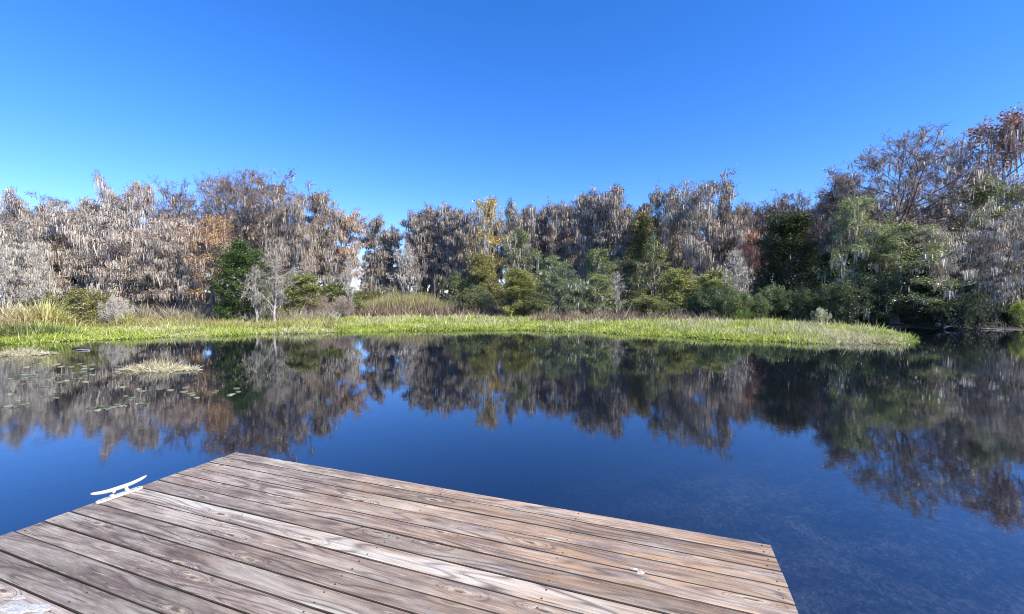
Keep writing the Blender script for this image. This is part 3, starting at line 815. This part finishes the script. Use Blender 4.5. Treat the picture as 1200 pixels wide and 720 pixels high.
def reed_clump(px, D, hgt, spread, n, label, mat='reed', tint=(1, 1, 1), wd=.05, seed=0, name='reed_clump'):
    rng = np.random.default_rng(seed)
    x, y = gp(px, D)
    z = max(float(zground(x, y)), -.02)
    a = rng.uniform(0, 6.28, n); rr_ = np.abs(rng.normal(size=n)) * .25 * spread
    segs = 5
    P0 = np.c_[np.cos(a) * rr_, np.sin(a) * rr_, np.zeros(n)]
    az = a + rng.normal(size=n) * .5
    out = np.abs(rng.normal(size=n)) * .6 + .15
    L = hgt * rng.uniform(.6, 1.15, n)
    side = np.c_[-np.sin(az), np.cos(az), np.zeros(n)]
    V = []
    for q in range(segs + 1):
        t = q / segs
        ww = wd * (1 - t) ** .6 * .5 + .002
        hh = L * (t - .55 * np.minimum(out, 1.1) * t ** 2.4)
        rx = L * out * t ** 1.6 * .8
        c = P0 + np.c_[np.cos(az) * rx, np.sin(az) * rx, hh]
        V += [c - side * ww, c + side * ww]
    V = np.stack(V, 1)
    f = []
    for q in range(segs):
        f += [(2 * q, 2 * q + 1, 2 * q + 3), (2 * q, 2 * q + 3, 2 * q + 2)]
    Fc = np.array(f)[None] + (np.arange(n) * (2 * segs + 2))[:, None, None]
    m = MB(); m.add(V, Fc)
    o = m.build(name, mat, loc=(x, y, z)); o.color = (*tint, 1)
    return tag(o, label, 'reeds', 'arching reed clumps on the left bank')
YG = (1.6, 1.65, 1.4)
reed_clump(6, 24.0, 1.9, 2.2, 420, 'arching pale reed clump cut by the left edge', tint=(1.6, 1.55, 1.9), seed=1)
reed_clump(30, 23.0, 1.7, 2.2, 420, 'second arching reed clump, tan and drooping to the water', tint=(1.7, 1.6, 2.0), seed=2)
reed_clump(54, 23.5, 1.9, 1.8, 420, 'tallest yellow green reed clump beside the pale olive bush', tint=YG, seed=3)
reed_clump(78, 24.0, 1.2, 1.2, 180, 'small spiky reed clump left of the round olive bush', tint=YG, seed=4)
reed_clump(150, 26.0, 1.2, 1.0, 120, 'thin yellow reed tuft right of the white twiggy bush', tint=YG, seed=5)
reed_clump(18, 20.3, .9, 2.6, 420, 'low tangled brown reeds at the waterline on the left', tint=(.8, .85, .7), seed=6)
reed_clump(45, 20.6, .9, 2.4, 420, 'low green reeds at the waterline below the yellow green clump', tint=(.95, 1.2, .9), seed=7)
reed_clump(66, 21.0, .7, 2.0, 300, 'short green reeds at the waterline where the grass begins', tint=(1, 1.3, .9), seed=8)
reed_clump(870, 31, 1.5, 1.3, 140, 'dark arching grass clump at the foot of the white moss tree', tint=(.5, .8, .45), seed=9)
reed_clump(981, 24.5, .55, .8, 60, 'pale seed stalks on the back of the grass near the right point', tint=(1.6, 1.6, 1.4), seed=10, wd=.03)

def tussock(px, py, wpx, hh, label, seed):
    rng = np.random.default_rng(seed)
    D = F * CAMZ / (py - HZ); x = (px - CX) * D / F
    hw = wpx * D / F / 2
    n = 1500
    u = np.clip(rng.normal(size=n) * .5, -1, 1)
    P = np.c_[u * hw, rng.normal(size=n) * .16 * (1.2 - u * u), np.zeros(n)]
    Dr = np.c_[rng.normal(size=n) * .9, rng.normal(size=n) * .7, rng.uniform(.15, 1, n)]
    Dr /= np.linalg.norm(Dr, axis=1, keepdims=True)
    prof = .45 + .75 * np.exp(-((u + .1) / .3) ** 2) * rng.uniform(.4, 1, n)
    L = hh * prof * rng.uniform(.6, 1.2, n)
    m = MB(); ribbons(m, P, Dr, L, np.full(n, .013), rng, .35, .8)
    u2 = rng.uniform(-1, 1, 900)
    P2 = np.c_[u2 * hw, rng.normal(size=900) * .14 * (1.15 - u2 * u2), np.full(900, .02)]
    D2 = np.c_[rng.normal(size=900), rng.normal(size=900) * .4, rng.uniform(0, .18, 900)]; D2 /= np.linalg.norm(D2, axis=1, keepdims=True)
    ribbons(m, P2, D2, rng.uniform(.1, .3, 900), np.full(900, .018), rng, .1, .8)
    tag(m.build('grass_tussock', 'straw', loc=(x, D, 0)), label, 'grass tussock', 'dead grass tussocks in the water')
tussock(188, 434, 78, .36, 'spiky straw coloured grass tussock standing in the water among the lily pads', 1)
tussock(26, 416, 66, .32, 'flat straw coloured grass tussock in the water near the left edge', 2)

# ------------------------------------------------------------------ lily pads
def lily_mesh(i):
    rng = random.Random(i)
    n = 26; V = [(0, 0, .004)]; Fc = []
    notch = .16
    for q in range(n):
        a = notch + (2 * math.pi - 2 * notch) * q / (n - 1)
        r = 1 + .03 * math.sin(3 * a + i) + rng.uniform(-.015, .015)
        V.append((r * math.cos(a), r * math.sin(a) * .93, .006 + .004 * math.sin(2 * a + i)))
    V2 = [(x * .985, y * .985, -.006) for x, y, z in V]
    for q in range(1, n):
        Fc.append((0, q, q + 1)); Fc.append((n + 1, n + 2 + q, n + 1 + q))
        Fc += [(q, n + 1 + q, n + 2 + q), (q, n + 2 + q, q + 1)]
    m2 = MB(); m2.add(np.array(V + V2), [f for f in Fc if max(f) < len(V) + len(V2)])
    return m2.mesh('lily_pad', 'pad', False)
PADS = [lily_mesh(i) for i in range(4)]
def pads(region, label, seed, group='lily pads on the left side of the pond'):
    r = random.Random(seed)
    for (x, y, s) in region:
        D = F * CAMZ / (y - HZ)
        o = bpy.data.objects.new('lily_pad', PADS[r.randrange(4)]); COL.objects.link(o)
        o.location = ((x - CX) * D / F, D, .006)
        k = s * D / F / 2 * .82
        o.scale = (k, k, 1); o.rotation_euler = (0, 0, r.uniform(0, 6.28))
        tag(o, label, 'lily pad', group)
pads([(106, 479, 12), (118, 477, 10), (124, 480, 11), (131, 478, 10), (136, 475, 9), (142, 477, 10), (112, 482, 8)], 'pale lily pad in the row nearest the dock', 1)
pads([(145, 465, 7), (150, 470, 7), (153, 467, 9), (160, 474, 9), (165, 474, 10), (170, 475, 8), (165, 459, 11), (160, 457, 6)], 'lily pad in the loose patch just behind the nearest row', 2)
pads([(185, 457, 10), (198, 458, 9), (214, 460, 10), (216, 455, 9), (222, 462, 11), (224, 464, 8), (229, 467, 7)], 'lily pad in front of the spiky straw tussock', 3)
pads([(249, 461, 8), (252, 459, 6), (270, 463, 10), (276, 456, 9), (268, 464, 8), (278, 460, 7)], 'lily pad in the small rightmost group', 4)
pads([(6, 477, 11), (14, 478, 11), (24, 475, 9), (30, 474, 7), (18, 471, 6), (46, 466, 8), (64, 467, 8), (9, 463, 6)], 'lily pad in the thin scatter at the left edge of the water', 5)
_r = random.Random(8); _l = []
for c in range(64):
    y = 424 + abs(_r.gauss(0, 11)) + _r.choice([0, 6, 12]); x = _r.gauss(62, 40)
    if 2 < x < 175 and y < 456: _l.append((x, y, _r.uniform(6, 10)))
pads(_l, 'small lily pad in the wide drift left of the spiky straw tussock', 6)

# ------------------------------------------------------------------ driftwood
def log_at(px, py, L, r, mat, label, rz, name='floating_log', seed=1, cat='log'):
    rng = np.random.default_rng(seed)
    D = F * CAMZ / (py - HZ); x = (px - CX) * D / F
    n = 9; t = np.linspace(-.5, .5, n)
    pts = np.c_[t * L, np.cumsum(rng.normal(size=n)) * .03 * L, np.cumsum(rng.normal(size=n)) * .012 * L + r * .2]
    rad = r * (1 - .35 * np.abs(t * 2) ** 2) * rng.uniform(.85, 1.15, n)
    m = MB(); polytube(m, pts, rad, 9)
    o = m.build(name, mat, smooth=True, loc=(x, D, 0)); o.rotation_euler = (0, 0, rz)
    return tag(o, label, cat)
log_at(95, 409, .7, .06, 'log', 'dark half sunken log floating in front of the round olive bush', .1)
_lg = log_at(97, 411, .6, .03, 'drift', 'thin pale stick floating along the dark log', .05, 'floating_stick', 3, 'stick')

def dead_branch(px, D, L, seed, label, az, nsub=7, up=.15):
    rng = np.random.default_rng(seed)
    x, y = gp(px, D)
    segs = []
    def go(p, d, L, r, lv):
        m = 6
        for q in range(m):
            d = unit(d + rng.normal(size=3) * .16 + np.array([0, 0, .02]))
            pn = p + d * L / m
            pn[2] = max(pn[2], -.03)
            segs.append((p, pn, r * (1 - q / m * .7), r * (1 - (q + 1) / m * .7)))
            if lv < 2:
                for _ in range(nsub // 6 + (rng.uniform() < .5)):
                    dd = unit(d + rng.normal(size=3) * .8 + np.array([0, 0, .35]))
                    go(pn.copy(), dd, L * rng.uniform(.25, .45), r * .45, lv + 1)
            p = pn
    go(np.array([0, 0, .05]), np.array([math.cos(az), math.sin(az) * .6, up]), L, .045, 0)
    m = MB(); tubes(m, segs, 6)
    o = m.build('fallen_branch', 'drift', smooth=True, loc=(x, y, .02))
    tag(o, label, 'branch', 'fallen branches in the cove')
dead_branch(1106, 27.2, 2.4, 4, 'pale fallen branch with raised twigs lying in the black water', .15, 7, .0)
dead_branch(1150, 27.2, 3.6, 5, 'long bleached fallen branch reaching towards the right edge', -.1, 7, -.02)
dead_branch(1180, 27.0, 2.0, 6, 'short crooked dead branch lying in the water at the right edge', 2.4, 6, .1)

# ------------------------------------------------------------------ dock
HD = 1.56
DZ = CAMZ - HD
PITCH = .1425
corner = Vector((-2.80, 4.27, DZ))
ang = math.atan2(-.343, .9393)
dock = empty('wooden_dock', corner, ang)
tag(dock, 'weathered grey brown plank dock reaching into the pond in the foreground', 'dock')
U = 4.72
def deck_boards():
    rng = np.random.default_rng(4)
    mb = MB()
    NB = 40
    for b in range(NB):
        v1 = -b * PITCH; w = PITCH - rng.uniform(.0055, .0095); v0 = v1 - w
        u0 = rng.uniform(-.006, .006); u1 = U + rng.uniform(-.006, .006)
        if b in (0, 1): u0 = 0.0
        dz = rng.uniform(-.0015, .0015); th = .036; bv = .008
        cup = rng.uniform(-.0012, .0012)
        prof = [(0, -th), (0, -bv), (bv * .3, -bv * .3), (bv, 0), (w * .3, cup), (w * .5, cup * 1.4), (w * .7, cup), (w - bv, 0), (w - bv * .3, -bv * .3), (w, -bv), (w, -th)]
        k = len(prof); ns = 28
        V = []
        ph = rng.uniform(0, 6.28)
        for i in range(ns + 1):
            u = u0 + (u1 - u0) * i / ns
            e = .0012 * math.sin(u * 1.9 + ph)
            ez = .0010 * math.sin(u * 2.3 + ph * 2)
            for (a, z) in prof:
                V.append((u, v0 + a + e * (1 if b else 0), z + dz + ez))
        Fc = []
        for i in range(ns):
            for q in range(k):
                r = (q + 1) % k
                A, B, C_, D_ = i * k + q, i * k + r, (i + 1) * k + r, (i + 1) * k + q
                Fc += [(A, D_, C_), (A, C_, B)]
        for q in range(1, k - 1):
            Fc += [(0, q + 1, q), (ns * k, ns * k + q, ns * k + q + 1)]
        # face order so that normals point outwards
        mb.add(V, [(f[0], f[2], f[1]) for f in Fc])
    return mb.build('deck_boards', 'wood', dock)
boards = deck_boards()

def box(mb, x0, x1, y0, y1, z0, z1):
    V = [(x, y, z) for z in (z0, z1) for y in (y0, y1) for x in (x0, x1)]
    Q = [(0, 2, 3, 1), (4, 5, 7, 6), (0, 1, 5, 4), (2, 6, 7, 3), (0, 4, 6, 2), (1, 3, 7, 5)]
    mb.add(V, [f for q in Q for f in ((q[0], q[1], q[2]), (q[0], q[2], q[3]))])
m = MB()
box(m, .03, U - .03, -.07, -.03, -.24, -.042)
box(m, .03, .07, -5.6, -.07, -.24, -.042)
box(m, U - .07, U - .03, -5.6, -.07, -.24, -.042)
for q in range(1, 9):
    box(m, .07 + q * .5, .11 + q * .5, -5.6, -.07, -.24, -.042)
m.build('joist_frame', 'post', dock)
for (a, b) in ((.16, -.16), (U - .18, -.16), (.16, -3.0), (U - .18, -3.0), (U / 2, -.16)):
    m = MB(); polytube(m, [(a, b, -.05), (a, b, -.5), (a, b, -1.75)], [.085, .09, .095], 14)
    m.build('piling', 'post', dock, True)

def nail(mb, u, v):
    n = 9
    V = [(u, v, .0022)] + [(u + .0048 * math.cos(q * 2 * math.pi / n), v + .0048 * math.sin(q * 2 * math.pi / n), .0018) for q in range(n)] + \
        [(u + .0052 * math.cos(q * 2 * math.pi / n), v + .0052 * math.sin(q * 2 * math.pi / n), -.004) for q in range(n)]
    mb.add(V, [(0, 1 + q, 1 + (q + 1) % n) for q in range(n)] + [f for q in range(n) for f in ((1 + q, 1 + n + q, 1 + n + (q + 1) % n), (1 + q, 1 + n + (q + 1) % n, 1 + (q + 1) % n))])
nr = random.Random(3)
rest = MB()
for b in range(34):
    for u0 in (.05, 1.23, 2.4, 3.5, U - .05):
        for e in (.032, PITCH - .040):
            u, v = u0 + nr.uniform(-.012, .012), -b * PITCH - .004 - e + nr.uniform(-.004, .004)
            if 3 <= b < 13:
                m = MB(); nail(m, u, v); m.build('nail', 'screw', dock)
            else:
                nail(rest, u, v)
rest.build('nails', 'screw', dock)['kind'] = 'stuff'

# pale spatters on the boards
def blotch(mb, u, v, ru, rv, seed, z=.0018, ang_=0.0, n=30, lob=.35):
    rng = random.Random(seed)
    ph = [rng.uniform(0, 6.28) for _ in range(4)]
    V = [(u, v, z + .0015)]
    for ring in (.7, 1.0):
        for q in range(n):
            a = q * 2 * math.pi / n
            r = ring * (1 + lob * .5 * math.sin(2 * a + ph[0]) + lob * .4 * math.sin(3 * a + ph[1]) + lob * .3 * math.sin(5 * a + ph[2]) + lob * .2 * math.sin(9 * a + ph[3]))
            x, y = ru * r * math.cos(a), rv * r * math.sin(a)
            V.append((u + x * math.cos(ang_) - y * math.sin(ang_), v + x * math.sin(ang_) + y * math.cos(ang_), z + (.001 if ring < 1 else -.003)))
    Fc = [(0, 1 + q, 1 + (q + 1) % n) for q in range(n)]
    for q in range(n):
        r = (q + 1) % n
        Fc += [(1 + q, 1 + n + q, 1 + n + r), (1 + q, 1 + n + r, 1 + r)]
    mb.add(V, Fc)
def deck_uv(px, py):
    D = F * HD / (py - HZ); x = (px - CX) * D / F
    d = Vector((x, D, 0)) - Vector((corner.x, corner.y, 0))
    c, s = math.cos(ang), math.sin(ang)
    return d.x * c + d.y * s, -d.x * s + d.y * c
for i, (px, py, ru, rv, ms, lab) in enumerate([
        (752, 675, .019, .024, 2, 'white spatter with a dark centre'),
        (20, 718, .12, .045, 4, 'large worn white patch'),
        ]):
    u, v = deck_uv(px, py)
    m = MB(); blotch(m, u, v, ru, rv, i + 3, .0035, .3)
    if i == 1:
        blotch(m, u + .11, v - .03, .05, .03, 21, .0035, .8); blotch(m, u - .13, v + .03, .035, .018, 22, .0035)
    else:
        blotch(m, u - .035, v + .015, .022, .010, 25, .0035, .2)
    o = m.build('white_patch', 'paint', dock); o['label'] = lab

# cleat, bolted on the left edge
def cleat():
    D = F * HD / (584 - HZ); x = (140 - CX) * D / F
    u, v = deck_uv(140, 584)
    c, s = math.cos(ang), math.sin(ang)
    uu = .045
    wx, wy = corner.x + uu * c - v * s, corner.y + uu * s + v * c
    o = empty('dock_cleat', (wx, wy, DZ), ang + math.pi / 2 - .04)
    tag(o, 'white horned mooring cleat screwed to the left edge of the dock', 'cleat')
    m = MB()
    n = 15                                                # flat foot with rounded ends, x along the cleat
    L, wd = .150, .029
    prof = []
    for q in range(n):
        a = -math.pi / 2 + math.pi * q / (n - 1); prof.append((L - wd + wd * math.cos(a), wd * math.sin(a)))
    for q in range(n):
        a = math.pi / 2 + math.pi * q / (n - 1); prof.append((-L + wd + wd * math.cos(a), wd * math.sin(a)))
    k = len(prof)
    lev = [(0.0025, 1.0), (.011, 1.0), (.0145, .93), (.016, .8)]
    V = [(px * (1 - (1 - sc) * .15), py * sc, z) for z, sc in lev for px, py in prof] + [(0, 0, .016), (0, 0, .0025)]
    Fc = []
    for i in range(len(lev) - 1):
        for q in range(k):
            r = (q + 1) % k
            Fc += [(i * k + q, i * k + r, (i + 1) * k + r), (i * k + q, (i + 1) * k + r, (i + 1) * k + q)]
    for q in range(k): Fc += [((len(lev) - 1) * k + q, (len(lev) - 1) * k + (q + 1) % k, len(lev) * k)]
    m.add(V, Fc); m.build('foot', 'cleat', o, False)
    for sx in (-.042, .042):
        m = MB(); polytube(m, [(sx * 1.25, 0, .013), (sx * 1.06, 0, .026), (sx * .95, 0, .042), (sx * .95, 0, .060)], [.022, .0145, .012, .014], 14)
        m.build('post', 'cleat', o, True)
    m = MB()
    t = np.linspace(-1, 1, 25)
    P = np.c_[t * .178, np.zeros(25), .064 + .026 * np.abs(t) ** 2.6]
    rad = .0160 - .005 * np.abs(t) ** 1.5
    rad[0] *= .45; rad[-1] *= .45; rad[1] *= .85; rad[-2] *= .85
    polytube(m, P, rad, 14)
    m.build('horn', 'cleat', o, True)
    for sx in (-.118, -.082, .082, .118):
        m = MB(); polytube(m, [(sx, 0, .014), (sx, 0, .0175)], [.0062, .0055], 12)
        m.build('screw', 'screw', o, True)
cleat()
